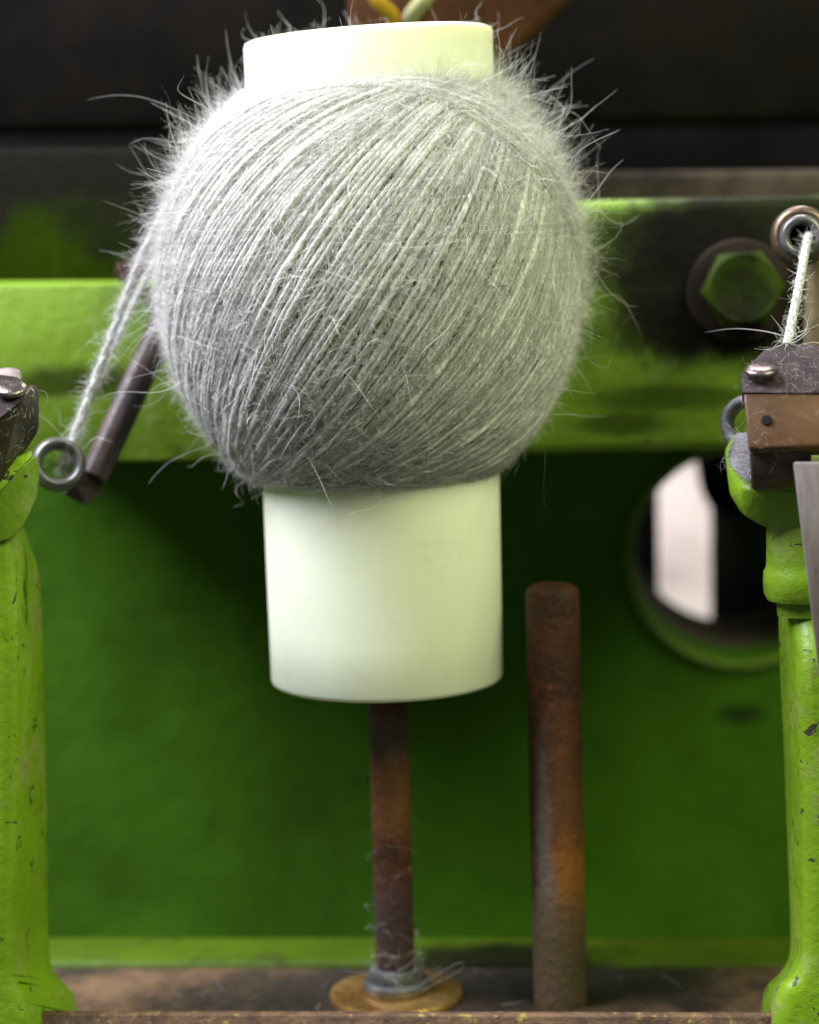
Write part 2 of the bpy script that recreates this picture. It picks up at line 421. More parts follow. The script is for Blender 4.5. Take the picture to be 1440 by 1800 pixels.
def simple(name, col, rough=0.6, sss=0.0):
    k = N(name); n = k.noise(120, 4, 0.6)
    k.put(k.mix(n, tuple(v*0.8 for v in col), tuple(min(1, v*1.15) for v in col)), k.b.inputs['Base Color'])
    k.b.inputs['Roughness'].default_value = rough; k.b.inputs['Specular IOR Level'].default_value = 0.15
    return k.m
def path_tube(name, pts, r, mat, parent=None, sides=10, m=24, taper=False):
    p = np.array([tuple(v) for v in pts]); t = np.linspace(0, 1, len(p)); tt = np.linspace(0, 1, m)
    # smooth (Catmull-Rom) through the points
    out = []
    for q in tt:
        i = min(int(q*(len(p)-1)), len(p)-2); f = q*(len(p)-1)-i
        p0, p1, p2, p3 = p[max(i-1, 0)], p[i], p[i+1], p[min(i+2, len(p)-1)]
        out.append(0.5*((2*p1)+(-p0+p2)*f+(2*p0-5*p1+4*p2-p3)*f*f+(-p0+3*p1-3*p2+p3)*f**3))
    path = np.array(out)[None]
    o = tubes_mesh(name, path, np.array([r]), sides, mat, parent, np.array([0.0]), taper)
    return o, path[0]
o, _ = path_tube('cable', [P(640, -30, 0.07), P(668, 5, 0.07), P(690, 30, 0.075), P(700, 80, 0.08)], 0.0022, simple('yellow_plastic', (0.36, 0.21, 0.012)))
tag(o, 'short bright yellow cable behind the top rim of the tube', 'cable')
o, _ = path_tube('cord', [P(775, -30, 0.07), P(745, 0, 0.07), P(722, 30, 0.075), P(700, 80, 0.085)], 0.0022, simple('olive_cord', (0.30, 0.30, 0.14)))
tag(o, 'short dull olive cord beside the yellow cable', 'cord')

# ================================================================== bobbin tube
def axz(y): # height on the spindle axis seen at photo row y
    lo_, hi_ = -0.1, 0.5
    def row(z):
        v = Vector((0, 0, z))-CAM; return 900-F*v.dot(up)/v.dot(fw)
    for _ in range(50):
        mid = (lo_+hi_)/2
        if row(mid) > y: lo_ = mid
        else: hi_ = mid
    return lo_
def axscale(z):
    v = Vector((0, 0, z))-CAM
    return v.dot(fw)/F
zt_, zb_ = axz(62), axz(1194)
rt_, rb_ = 219*axscale(zt_), 203*axscale(zb_)
k = N('ivory_plastic')
n = k.noise(18, 3, 0.5); sc = k.noise(500, 3, 0.6, k.coord((1, 1, 0.12)))
c = k.mix(n, (0.65, 0.68, 0.52), (0.71, 0.735, 0.58))
c = k.mix(k.math('MULTIPLY', k.ramp(sc, 0.60, 0.72), 0.14), c, (0.58, 0.56, 0.36))
c = k.mix(k.math('MULTIPLY', k.ramp(k.noise(45, 6, 0.72), 0.52, 0.72), 0.32), c, (0.52, 0.50, 0.34))
sp = k.new('ShaderNodeTexVoronoi'); sp.inputs['Scale'].default_value = 95
k.l.new(k.coord((1, 1, 0.8)), sp.inputs['Vector'])
c = k.mix(k.math('MULTIPLY', k.ramp(sp.outputs['Distance'], 0.06, 0.025), 0.6), c, (0.40, 0.38, 0.24))
edge = k.math('MULTIPLY', k.blob((0, 0, zt_), (1, 1, 0.0045), 0.9, 0.8), 0.25)
c = k.mix(edge, c, (0.55, 0.48, 0.36))
k.put(c, k.b.inputs['Base Color'])
k.b.inputs['Subsurface Weight'].default_value = 0.6
k.b.inputs['Subsurface Radius'].default_value = (0.010, 0.010, 0.006)
k.b.inputs['Subsurface Scale'].default_value = 0.6
k.b.inputs['Roughness'].default_value = 0.42
k.put(k.bump(sc, 0.0002, 0.3), k.b.inputs['Normal'])
M_ivory = k.m
b = 0.0012; wall = 0.007
prof = [(rb_-wall, zb_+0.002), (rb_-wall+0.001, zb_), (rb_-b, zb_), (rb_-b*0.3, zb_+b*0.3), (rb_, zb_+b)]
for i in range(1, 12): prof.append((rb_+(rt_-rb_)*i/12, zb_+(zt_-zb_)*i/12))
prof += [(rt_, zt_-b), (rt_-b*0.3, zt_-b*0.3), (rt_-b, zt_), (rt_-wall+0.001, zt_), (rt_-wall, zt_-0.002), (rt_-wall, (zt_+zb_)/2)]
bm = lathe(prof, 128, None, True)
for v in bm.verts:                            # the top end is cut a little out of square
    if v.co.z > zt_-0.004: v.co.z += 0.043*v.co.x
tube = tag(auto(obj('bobbin_tube', bm, M_ivory), 60), 'ivory white plastic tube showing above and below the yarn ball', 'tube')

# ================================================================== spindle, washer, rod
zcol = 0.0032
k_or = (0.30, 0.115, 0.025)
M_sp = rusty('spindle_rust', (
    (tuple(P(690, 1395, -0.006)), (0.02, 0.02, 0.011), 1.0, 0.6, (0.17, 0.070, 0.020)),
    (tuple(P(690, 1300, -0.006)), (0.02, 0.02, 0.006), 0.9, 0.7, (0.10, 0.07, 0.055)),
    (tuple(P(700, 1640, -0.006)), (0.02, 0.02, 0.014), 0.9, 0.6, (0.05, 0.035, 0.035))))
sp_t = thing('spindle', 'slim dark rusty spindle carrying the tube, standing on the brass washer', 'spindle')
rs_ = 34.5*axscale(0.05)
o = obj('shaft', lathe([(0, 0.0034), (rs_, 0.0034), (rs_, zt_-0.02), (rs_*0.8, zt_-0.018), (0, zt_-0.018)], 40), M_sp, sp_t); auto(o)
M_zinc = metal('dull_zinc', (0.06, 0.06, 0.06), (0.15, 0.15, 0.15), 0.5, 0.6, 120)
s0 = axscale(0.0)
o = obj('collar', lathe([(rs_+0.0001, 0.0052), (56*s0, 0.0050), (59*s0, 0.0044), (59*s0, 0.0030), (57*s0, 0.0022), (rs_+0.0001, 0.0022)], 48, None, True), M_zinc, sp_t); auto(o)
o = obj('hub', lathe([(rs_+0.0001, 0.0085), (44*s0, 0.0080), (47*s0, 0.0070), (47*s0, 0.0051), (rs_+0.0001, 0.0051)], 48, None, True), M_zinc, sp_t); auto(o)
k = N('brass'); 
n = k.noise(55, 5, 0.65); n2 = k.noise(500, 3, 0.6)
k.put(k.mix(k.ramp(n, 0.3, 0.7), (0.72, 0.36, 0.11), (0.92, 0.56, 0.20)), k.b.inputs['Base Color'])
k.b.inputs['Metallic'].default_value = 0.92
k.put(k.ramp(n2, 0.2, 0.8, 0.20, 0.36), k.b.inputs['Roughness'])
k.b.inputs['Anisotropic'].default_value = 0.5
k.put(k.bump(n2, 0.00015, 0.5), k.b.inputs['Normal'])
M_brass = k.m
rw = 117*s0
bm = lathe([(rs_+0.0004, 0.0020), (rw-0.0012, 0.0020), (rw-0.0003, 0.0017), (rw, 0.0012), (rw, 0.0002), (rs_+0.0004, 0.0002)], 96, None, True)
tag(auto(obj('washer', bm, M_brass)), 'shiny brass washer round the foot of the spindle', 'washer')

pb = PZ(985, 1762, 0.0)
def row_x(base, z): 
    v = Vector((base.x, base.y, z))-CAM
    return 720+F*v.dot(rt)/v.dot(fw), 900-F*v.dot(up)/v.dot(fw)
lo_, hi_ = 0, 0.4
for _ in range(50):
    mid = (lo_+hi_)/2
    if row_x(pb, mid)[1] > 1028: lo_ = mid
    else: hi_ = mid
hz = lo_
rr_ = 47*(Vector((pb.x, pb.y, hz/2))-CAM).dot(fw)/F
fr = pb.y-rr_
M_rod = rusty('rod_rust', (
    (tuple(P(992, 1480, fr)), (0.0062, 0.009, 0.030), 1.0, 0.7, (0.16, 0.055, 0.014)),
    (tuple(P(1005, 1570, fr)), (0.0065, 0.009, 0.013), 1.1, 0.8, (0.30, 0.105, 0.015)),
    (tuple(P(955, 1450, fr)), (0.0022, 0.006, 0.022), 1.0, 0.45, (0.15, 0.15, 0.14)),
    (tuple(P(962, 1580, fr)), (0.0028, 0.006, 0.010), 1.0, 0.45, (0.14, 0.14, 0.14)),
    (tuple(P(985, 1690, fr)), (0.03, 0.03, 0.016), 0.8, 0.8, (0.085, 0.065, 0.035))))
bm = lathe([(0, -0.001), (rr_, -0.001), (rr_, hz-0.0022), (rr_-0.0006, hz-0.0008), (rr_-0.002, hz), (0, hz+0.0002)], 48, Matrix.Translation(pb))
tag(auto(obj('guide_rod', bm, M_rod)), 'thick free standing rod with an orange rust streak right of the tube', 'rod')

# ================================================================== yarn ball
ball = thing('yarn_ball', 'big fuzzy ball of light grey wool yarn wound on the ivory tube', 'yarn')
zc = axz(499); sca = axscale(zc)
RA = 362*sca; RZ = 412*sca; INC = R(52.8)

def yarn_material(name, base=1.0, fibre=False):
    k = N(name)
    at = k.new('ShaderNodeAttribute', attribute_name='tint')
    t = at.outputs['Fac']
    if fibre:
        c = k.mix(t, (0.20*base, 0.20*base, 0.185*base), (0.94*base, 0.92*base, 0.88*base))
        k.put(c, k.b.inputs['Base Color']); k.b.inputs['Roughness'].default_value = 0.55
        k.b.inputs['Specular IOR Level'].default_value = 0.25
        tr = k.new('ShaderNodeBsdfTranslucent'); k.l.new(c, tr.inputs['Color'])
        mx = k.new('ShaderNodeMixShader'); mx.inputs[0].default_value = 0.30
        k.l.new(k.b.outputs[0], mx.inputs[1]); k.l.new(tr.outputs[0], mx.inputs[2])
        k.l.new(mx.outputs[0], k.n['Material Output'].inputs['Surface'])
    else:
        al = k.new('ShaderNodeAttribute', attribute_name='along')
        mp = k.new('ShaderNodeMapping'); mp.inputs['Scale'].default_value = (1100, 1.6, 1.6)
        k.l.new(al.outputs['Vector'], mp.inputs['Vector'])
        tw = k.new('ShaderNodeTexNoise'); tw.inputs['Scale'].default_value = 1.0; tw.inputs['Detail'].default_value = 4
        k.l.new(mp.outputs[0], tw.inputs['Vector'])
        tw = tw.outputs['Fac']
        hs = k.noise(900, 3, 0.7)
        sx = k.new('ShaderNodeSeparateXYZ'); k.l.new(al.outputs['Vector'], sx.inputs[0])
        ph = k.math('ADD', k.math('MULTIPLY', sx.outputs[0], 2*math.pi/0.0060), k.math('MULTIPLY', tw, 2.0))
        ply = k.math('ADD', k.math('MULTIPLY', k.math('SINE', ph), sx.outputs[1]), k.math('MULTIPLY', k.math('COSINE', ph), sx.outputs[2]))
        ply = k.math('MULTIPLY_ADD', k.math('ABSOLUTE', ply), 1.0, 0.0)
        f = k.math('ADD', k.math('MULTIPLY', t, 0.26), k.math('MULTIPLY', k.ramp(tw, 0.3, 0.7), 0.34))
        f = k.math('ADD', f, k.math('ADD', k.math('MULTIPLY', hs, 0.26), k.math('MULTIPLY', ply, 0.12)))
        c = k.mix(f, (0.05*base, 0.05*base, 0.046*base), (0.85*base, 0.85*base, 0.79*base))
        k.put(c, k.b.inputs['Base Color']); k.b.inputs['Roughness'].default_value = 0.9
        k.b.inputs['Specular IOR Level'].default_value = 0.1
        k.put(k.bump(tw, 0.0003, 0.7, k.bump(ply, 0.0003, 0.35)), k.b.inputs['Normal'])
    return k.m
M_yarn = yarn_material('wool'); M_fib = yarn_material('wool_fibre', 1.0, True)
M_core = simple('wool_core', (0.16, 0.16, 0.155), 0.95)

# solid heart of the ball
prof = [(rt_*0.5, zc-RZ*0.78)]
for i in range(33):
    lat = -INC*0.985+2*INC*0.985*i/32
    prof.append(((RA-0.0030)*math.cos(lat), zc+(RZ-0.0028)*math.sin(lat)))
prof.append((rt_*0.5, zc+RZ*0.78))
auto(obj('wound_core', lathe(prof, 96), M_core, ball), 60)

SEG = 200
N1, N2 = 170, 158                             # an even under layer, then the last pass that shows
NW = N1+N2
kk = np.arange(NW)
phi = np.concatenate([np.linspace(R(-380), R(-20), N1, endpoint=False), np.linspace(R(62), R(-185), N2)])
jit = np.cumsum(rng.normal(0, 0.0016, NW)); jit -= np.linspace(jit[0], jit[-1], NW)
phi = phi + jit + rng.normal(0, 0.0048, NW) + 0.004*np.sin(kk*0.61)
inc = INC*(1+rng.normal(0, 0.008, NW)) + R(0.9)*np.sin(kk*0.23)
off = np.concatenate([np.linspace(-0.0016, -0.0006, N1), np.linspace(-0.0001, 0.0012, N2)]) + rng.normal(0, 0.00016, NW)
rad = 0.00066*(1+rng.normal(0, 0.09, NW))
t = np.linspace(0, 2*math.pi, SEG)
def wrap(phi, inc, off, t):
    """point on the wound spheroid for node angle, inclination and lift"""
    x, y, z = np.cos(t), np.sin(t)*np.cos(inc), np.sin(t)*np.sin(inc)
    X = x*np.cos(phi)-y*np.sin(phi); Yy = x*np.sin(phi)+y*np.cos(phi)
    return np.stack([(RA+off)*X, (RA+off)*Yy, zc+(RZ+off)*z], axis=-1)
tt = t[None, :]
wob = 0.005*np.sin(tt*3+rng.uniform(0, 6.3, (NW, 1)))*rng.normal(0, 1, (NW, 1)) + 0.003*np.sin(tt*7+rng.uniform(0, 6.3, (NW, 1)))*rng.normal(0, 1, (NW, 1))
wob = wob*np.sin(tt/2)**2
def rough_series(shape, step):
    m = shape[1]//step+2
    a = rng.normal(0, 1, (shape[0], m)); x = np.arange(shape[1])/step; i = x.astype(int); f = x-i; f = f*f*(3-2*f)
    return a[:, i]*(1-f)+a[:, i+1]*f
sh = (NW, SEG)
wob += 0.0032*rough_series(sh, 5)*np.sin(tt/2)**0.5
offw = off[:, None] + 0.0002*np.sin(tt*5+rng.uniform(0, 6.3, (NW, 1))) + 0.00010*rough_series(sh, 4)
rad2 = rad[:, None]*np.clip(1+0.20*rough_series(sh, 3)+0.14*rough_series(sh, 12), 0.55, 1.6)
paths = wrap(phi[:, None]+wob, inc[:, None], offw, tt)
winding = tubes_mesh('winding', paths, rad2, 5, M_yarn, ball, rng.random(NW), taper=False)

def visible_bias(n):
    """(wrap index, parameter) picks, thinned on the far side of the ball"""
    ks = rng.integers(0, NW, n*6); ts = rng.uniform(0, 2*math.pi, n*6)
    p = wrap(phi[ks], inc[ks], off[ks], ts)
    keep = (p[:, 1] < 0.018) | (rng.random(n*6) < 0.15)
    # strands on top show: prefer the later wraps
    keep &= rng.random(n*6) < (0.35+0.65*ks/NW)
    # the wraps crowd at their turning latitudes: thin the fibres there
    keep &= rng.random(n*6) < 0.22+0.78*np.abs(np.cos(ts))
    keep &= rng.random(n*6) < np.clip(0.72+0.6*(p[:, 2]-zc)/RZ, 0.25, 1)
    ks, ts = ks[keep][:n], ts[keep][:n]
    return ks, ts
def fibre_roots(n):
    ks, ts = visible_bias(n)
    p = wrap(phi[ks], inc[ks], off[ks]+rad[ks]*0.6, ts)
    q = wrap(phi[ks], inc[ks], off[ks]+rad[ks]*0.6, ts+0.01)
    tan = q-p; tan /= np.linalg.norm(tan, axis=1, keepdims=True)
    nor = np.stack([p[:, 0]/RA**2, p[:, 1]/RA**2, (p[:, 2]-zc)/RZ**2], 1); nor /= np.linalg.norm(nor, axis=1, keepdims=True)
    return p, tan, nor, np.cross(nor, tan)
def keep_out(paths, lift):
    """lift whatever would dive into the ball back to its surface"""
    q = paths-np.array([0, 0, zc])
    f = np.sqrt((q[..., 0]**2+q[..., 1]**2)/(RA+lift)**2 + q[..., 2]**2/(RZ+lift)**2)
    s = np.where((f < 1) & (np.abs(q[..., 2]) < RZ*0.80), 1/np.maximum(f, 0.5), 1.0)
    return q*s[..., None]+np.array([0, 0, zc])
# down: fine fibres lying along the strands
n = 50000
p, tan, nor, bi = fibre_roots(n); n = len(p)
sg = np.where(rng.random(n) < 0.5, 1, -1)[:, None]
d = tan*sg*rng.uniform(0.5, 1.2, (n, 1)) + nor*np.abs(rng.normal(0, 0.24, (n, 1))) + bi*rng.normal(0, 0.45, (n, 1))
L = rng.gamma(4, 0.0008, n)+0.0010
fp = keep_out(curl_paths(p, d, L, 4, 0.22), 0.0012)
tag(tubes_mesh('down', fp, rng.uniform(0.000028, 0.00005, n), 3, M_fib, ball, np.clip(rng.beta(1.1, 0.9, n), 0, 1)), kind='stuff')
# halo: fine fibres standing off the surface
n = 26000
p, tan, nor, bi = fibre_roots(n); n = len(p)
d = nor*rng.uniform(0.35, 1.0, (n, 1)) + tan*rng.normal(0, 0.7, (n, 1)) + bi*rng.normal(0, 0.6, (n, 1))
low = np.clip(0.75+(p[:, 2]-zc)/RZ*0.5, 0.42, 1.0)
L = (rng.gamma(3.0, 0.0016, n)+0.001)*low
fp = keep_out(curl_paths(p, d, L, 6, 0.24), 0.0012)
tag(tubes_mesh('halo', fp, rng.uniform(0.000015, 0.000027, n), 3, M_fib, ball, np.clip(rng.beta(3.5, 1.0, n), 0, 1)), kind='stuff')
# long guard hairs
n = 2600
p, tan, nor, bi = fibre_roots(n); n = len(p)
out = rng.random((n, 1))
d = nor*np.where(out < 0.6, rng.uniform(0.15, 0.5, (n, 1)), rng.uniform(0.6, 1.2, (n, 1))) + tan*rng.normal(0, 0.7, (n, 1)) + bi*rng.normal(0, 0.7, (n, 1))
d[:, 2] += 0.12
keep = rng.random(n) < np.clip(0.55+(p[:, 2]-zc)/RZ*0.75, 0.18, 1)
p, d = p[keep], d[keep]; n = len(p)
L = rng.gamma(4, 0.0023, n)+0.003
wg = np.where(rng.random((n, 1)) < 0.7, 0.13, 0.5)
fp = keep_out(curl_paths(p, d, L, 12, wg), 0.0018)
tag(tubes_mesh('guard_hairs', fp, rng.uniform(0.000026, 0.00006, n), 4, M_fib, ball, np.clip(rng.beta(4, 1.0, n), 0, 1)), kind='stuff')

n = 110
th = rng.uniform(R(15), R(165), n)
base = np.stack([rt_*0.97*np.cos(th), rt_*0.97*np.sin(th), np.full(n, zt_-0.0005)], 1)
d = np.stack([rng.normal(0, 0.8, n), rng.normal(-0.1, 0.5, n), rng.uniform(0.2, 0.9, n)], 1)
L = np.where(rng.random(n) < 0.75, rng.gamma(3, 0.0011, n)+0.001, rng.uniform(0.006, 0.016, n))
tag(tubes_mesh('rim_wisps', curl_paths(base, d, L, 12, 0.45), rng.uniform(0.00003, 0.00006, n), 4, M_fib, ball, np.clip(rng.beta(4, 1.0, n), 0, 1)), kind='stuff')

for o in ball.children:                       # wound slightly off centre, fuller towards the feed arm
    if o.name.split('.')[0] in ('wound_core', 'winding', 'down', 'halo', 'guard_hairs'): o.location.x = -0.0012

# ================================================================== yarn feed arm on the left
arm = thing('yarn_feed_arm', 'dark brown arm with a shiny ring eyelet feeding yarn, left of the ball', 'arm')
M_arm = metal('arm_steel', (0.014, 0.009, 0.007), (0.045, 0.025, 0.016), 0.5, 0.2, 60, (0.012, 0.010, 0.009))
a0, a1 = P(163, 842, 0.000), P(345, 445, 0.034)
ax = (a1-a0).normalized(); L_ = (a1-a0).length
side = ax.cross(Vector((0, 1, 0))).normalized(); dep = side.cross(ax).normalized()
w = 28*MM(0)
pts = [a0+ax*(L_*q)+side*(w*math.cos(th))+dep*(w*math.sin(th)) for q in (0, 1) for th in [2*math.pi*i/8+math.pi/8 for i in range(8)]]
auto(obj('bar', hull(pts, 0.0008, 2), M_arm, arm), 30)
eye = P(102, 817, -0.014)
eax = (CAM-eye).normalized()*1.0 + rt*0.10 + up*0.18
blk = hull([P(112, 868, -0.008), P(128, 878, -0.006), P(150, 889, -0.004), P(178, 868, 0.0), P(176, 822, 0.004), P(146, 800, 0.0), P(136, 850, -0.008),
            P(118, 868, 0.004), P(150, 889, 0.010), P(178, 868, 0.012), P(146, 800, 0.010)], 0.0012, 3)
auto(obj('end_block', blk, M_arm, arm), 30)
k = N('glazed_steel'); k.b.inputs['Metallic'].default_value = 0.35; k.b.inputs['Roughness'].default_value = 0.30
n = k.noise(90, 4, 0.6); k.put(k.mix(n, (0.05, 0.047, 0.045), (0.15, 0.145, 0.14)), k.b.inputs['Base Color']); M_glaze = k.m
ro, ri = 49*MM(-0.014), 0.0016
ring = [(ro-0.0055+0.0022, -0.0035), ]
prof = []
for i in range(20):
    a = 2*math.pi*i/20
    prof.append((ro-0.0016+0.0016*math.cos(a), 0.0042*math.sin(a)))
auto(obj('eyelet', lathe(prof, 64, frame(eye, eax), True), M_glaze, arm), 70)

# the yarn running from eyelet to ball: same yarn, a part of the ball
def two_ply(name, pts, r, lay, pitch, mat, parent, m=160):
    tmp, c = path_tube('tmp', pts, r, mat, None, 4, m)
    me = tmp.data; bpy.data.objects.remove(tmp); bpy.data.meshes.remove(me)
    T = np.gradient(c, axis=0); T /= np.linalg.norm(T, axis=1, keepdims=True)
    A = np.cross(T, (0, 1, 0)); A /= np.linalg.norm(A, axis=1, keepdims=True); B = np.cross(T, A)
    Lc = np.concatenate([[0], np.cumsum(np.linalg.norm(np.diff(c, axis=0), axis=1))])[:, None]*2*math.pi/pitch
    two = np.stack([c+lay*(np.cos(Lc+q)*A+np.sin(Lc+q)*B) for q in (0, math.pi)])
    return tubes_mesh(name, two, np.array([r, r]), 8, mat, parent, np.array([0.0, 0.2]), False), c
tail_pts = [P(112, 826, -0.010), P(121, 795, -0.013), P(150, 715, -0.011), P(196, 592, -0.007), P(230, 500, -0.004), P(258, 432, -0.002), P(300, 352, 0.002)]
o1, tp1 = two_ply('running_end', tail_pts, 0.00088, 0.00024, 0.0110, M_yarn, ball)
o2, tp2 = path_tube('running_end', [P(158, 692, -0.010), P(182, 640, -0.002), P(212, 580, 0.012), P(250, 500, 0.030), P(300, 400, 0.045)], 0.0007, M_yarn, ball, 8, 60)
def fuzz_on_path(name, tp, n, Lm, rr, parent, spread=1.0, r0_=0.0006):
    i = rng.integers(0, len(tp)-1, n); f = rng.random((n, 1))
    p = tp[i]*(1-f)+tp[i+1]*f
    tan = tp[i+1]-tp[i]; tan /= np.linalg.norm(tan, axis=1, keepdims=True)
    q = rng.normal(size=(n, 3)); q -= (q*tan).sum(1, keepdims=True)*tan; q /= np.linalg.norm(q, axis=1, keepdims=True)
    d = q*rng.uniform(0.15, 0.8, (n, 1))*spread + tan*np.where(rng.random((n, 1)) < 0.5, 1, -1)*rng.uniform(0.3, 1, (n, 1))
    L = rng.gamma(3, Lm/3, n)+0.001
    fp = curl_paths(p+q*r0_*0.6, d, L, 7, 0.28)
    return tag(tubes_mesh(name, fp, rng.uniform(rr*0.6, rr*1.2, n), 3, M_fib, parent, np.clip(rng.beta(3, 1.2, n), 0, 1)), kind='stuff')
fuzz_on_path('running_fuzz', tp1, 2200, 0.0024, 0.000028, ball, 1.1, 0.0011)
fuzz_on_path('running_fuzz', tp2, 500, 0.0026, 0.00003, ball, 1.0, 0.0008)
fuzz_on_path('running_fuzz', tp1, 26, 0.008, 0.00006, ball, 1.5)

# ================================================================== lint helper
def lint(name, objs, n, Lm, rr, parent, lift=0.0002, front=True, wig=0.7, up_=0.12):
    P_, D_ = [], []
    tri = []
    for o in objs:
        me = o.data; me.calc_loop_triangles()
        for lt in me.loop_triangles:
            a, b_, c_ = [Vector(me.vertices[v].co) for v in lt.vertices]
            nn = Vector(lt.normal)
            if front and nn.dot((CAM-a).normalized()) < 0.12: continue
            tri.append((a, b_, c_, nn, lt.area))
    wts = np.array([q[4] for q in tri]); wts /= wts.sum()
    pick = rng.choice(len(tri), n, p=wts)
    for i in pick:
        a, b_, c_, nn, _ = tri[i]
        u, v = random.random(), random.random()
        if u+v > 1: u, v = 1-u, 1-v
        P_.append(a+(b_-a)*u+(c_-a)*v+nn*lift)
        q = Vector((random.gauss(0, 1), random.gauss(0, 1), random.gauss(0, 1)))
        q = (q-nn*q.dot(nn)).normalized()+nn*abs(random.gauss(0, up_))
        D_.append(q)
    fp = curl_paths(np.array(P_), np.array(D_), rng.gamma(3, Lm/3, n)+0.0008, 8, wig)
    return tag(tubes_mesh(name, fp, rng.uniform(rr*0.6, rr*1.3, n), 3, M_fib, parent, np.clip(rng.beta(3, 1.3, n), 0, 1)), kind='stuff')

# ================================================================== right bracket
M_post = green_paint('post_paint', 0.58, 1.6, (), 0.40, 0.82, (0.30, 0.29, 0.11), 0.8, 0.30)
M_head = green_paint('head_paint', 0.45, 1.1, (), 0.38, 0.78)
M_bronze = metal('bronze', (0.040, 0.016, 0.0045), (0.075, 0.034, 0.010), 0.45, 0.12, 40, (0.030, 0.014, 0.008), 0.0002)
M_dk = metal('dark_steel', (0.045, 0.032, 0.026), (0.11, 0.075, 0.06), 0.36, 0.7, 60, None, 0.0002)
M_bronze.node_tree.nodes['Principled BSDF'].inputs['Specular IOR Level'].default_value = 0.25
M_worn = metal('worn_grey_steel', (0.05, 0.048, 0.052), (0.12, 0.115, 0.122), 0.55, 0.3, 90, (0.07, 0.06, 0.06), 0.0005)
M_mauve = metal('dusty_top_steel', (0.016, 0.011, 0.0115), (0.042, 0.031, 0.033), 0.65, 0.0, 90, (0.06, 0.04, 0.04), 0.0004)
M_strip = metal('bare_steel', (0.15, 0.105, 0.085), (0.33, 0.30, 0.31), 0.42, 0.5, 45, (0.10, 0.055, 0.038), 0.0002, (1, 1, 0.2))
M_screw = metal('screw_steel', (0.12, 0.09, 0.085), (0.24, 0.19, 0.18), 0.25, 0.85, 90)

P0 = P
def P(x, y, Y): return P0(x, y, Y+0.012)
rb = thing('post_bracket', 'green cast post at the right edge with a bronze brown clamp block on top', 'bracket')
def loft(secs, bevel, seg=4):
    bm = bmesh.new()
    rings = [[bm.verts.new(p) for p in s] for s in secs]
    n = len(rings[0])
    for A, B in zip(rings[:-1], rings[1:]):
        for i in range(n): bm.faces.new((A[i], A[(i+1) % n], B[(i+1) % n], B[i]))
    bm.faces.new(rings[0][::-1]); bm.faces.new(rings[-1])
    bmesh.ops.recalc_face_normals(bm, faces=bm.faces[:])
    if bevel:
        # round the long edges only
        es = []
        for i in range(n):
            for A, B in zip(rings[:-1], rings[1:]):
                e = bm.edges.get((A[i], B[i]))
                if e: es.append(e)
        bmesh.ops.bevel(bm, geom=es, offset=bevel, segments=seg, profile=0.5, affect='EDGES', clamp_overlap=True)
    return bm
def smooth_rows(rows, m):
    """Catmull-Rom through (y, a, b, ...) rows"""
    p = np.array(rows, float); out = []
    for q in np.linspace(0, len(p)-1, m):
        i = min(int(q), len(p)-2); f = q-i
        p0, p1, p2, p3 = p[max(i-1, 0)], p[i], p[i+1], p[min(i+2, len(p)-1)]
        out.append(0.5*((2*p1)+(-p0+p2)*f+(2*p0-5*p1+4*p2-p3)*f*f+(-p0+3*p1-3*p2+p3)*f**3))
    return out
# rows: y, rear-left edge x, front ridge x
YF, YB = -0.062, -0.030
rows = smooth_rows([(1026, 1364, 1392), (1100, 1364, 1399), (1200, 1368, 1404), (1350, 1375, 1410), (1500, 1381, 1414), (1620, 1386, 1414), (1680, 1384, 1412), (1712, 1366, 1398), (1732, 1345, 1378), (1760, 1337, 1366), (1800, 1335, 1360), (1880, 1335, 1360)], 60)
secs = []
for y, b_, f in rows:
    yf = YF+0.013*max(0.0, 1-(y-1026)/170)**1.5
    secs.append([P(f, y, yf), P(1560, y, yf), P(1560, y, YB), P(b_, y, YB)])
auto(obj('post', loft(secs, 0.0042, 5), M_post, rb), 60)
# neck with ring
nk = P(1410, 985, -0.050); sn = MM(-0.050)
za = P(1410, 880, -0.046).z; zb2 = P(1410, 1075, -0.046).z
zr1, zr2 = P(1410, 992, -0.046).z, P(1410, 1042, -0.046).z
prof = [(0, zb2), (44*sn, zb2), (46*sn, zr2-0.001), (62*sn, zr2-0.0008), (68*sn, zr2+0.001), (69*sn, (zr1+zr2)/2), (68*sn, zr1-0.001), (64*sn, zr1), (63*sn, zr1+0.0014), (62*sn, za), (0, za)]
prof = [(r, z-nk.z) for r, z in prof]
neck = auto(obj('neck', lathe(prof, 48, Matrix.Translation(nk)), M_head, rb), 45)
# cast head under the clamp
bm = hull([P(1274, 792, -0.046), P(1290, 764, -0.046), P(1330, 760, -0.046), P(1500, 765, -0.046), P(1500, 905, -0.058), P(1410, 932, -0.058), P(1345, 926, -0.058), P(1305, 905, -0.058), P(1283, 868, -0.054), P(1278, 830, -0.052),
           P(1300, 858, -0.061), P(1330, 862, -0.064), P(1500, 862, -0.064),
           P(1274, 792, -0.030), P(1290, 764, -0.030), P(1500, 765, -0.030), P(1500, 905, -0.030), P(1345, 926, -0.030), P(1283, 868, -0.030)], 0.0022, 4)
head = auto(obj('head', bm, M_head, rb), 35)
bm = hull([P(1278, 800, -0.0475), P(1292, 762, -0.0475), P(1330, 756, -0.0475), P(1330, 848, -0.0680), P(1296, 838, -0.0675), P(1280, 815, -0.062),
           P(1284, 795, -0.040), P(1292, 764, -0.040), P(1330, 760, -0.040), P(1330, 830, -0.050)], 0.0012, 3)
worn = auto(obj('worn_shoulder', bm, M_worn, rb), 35)
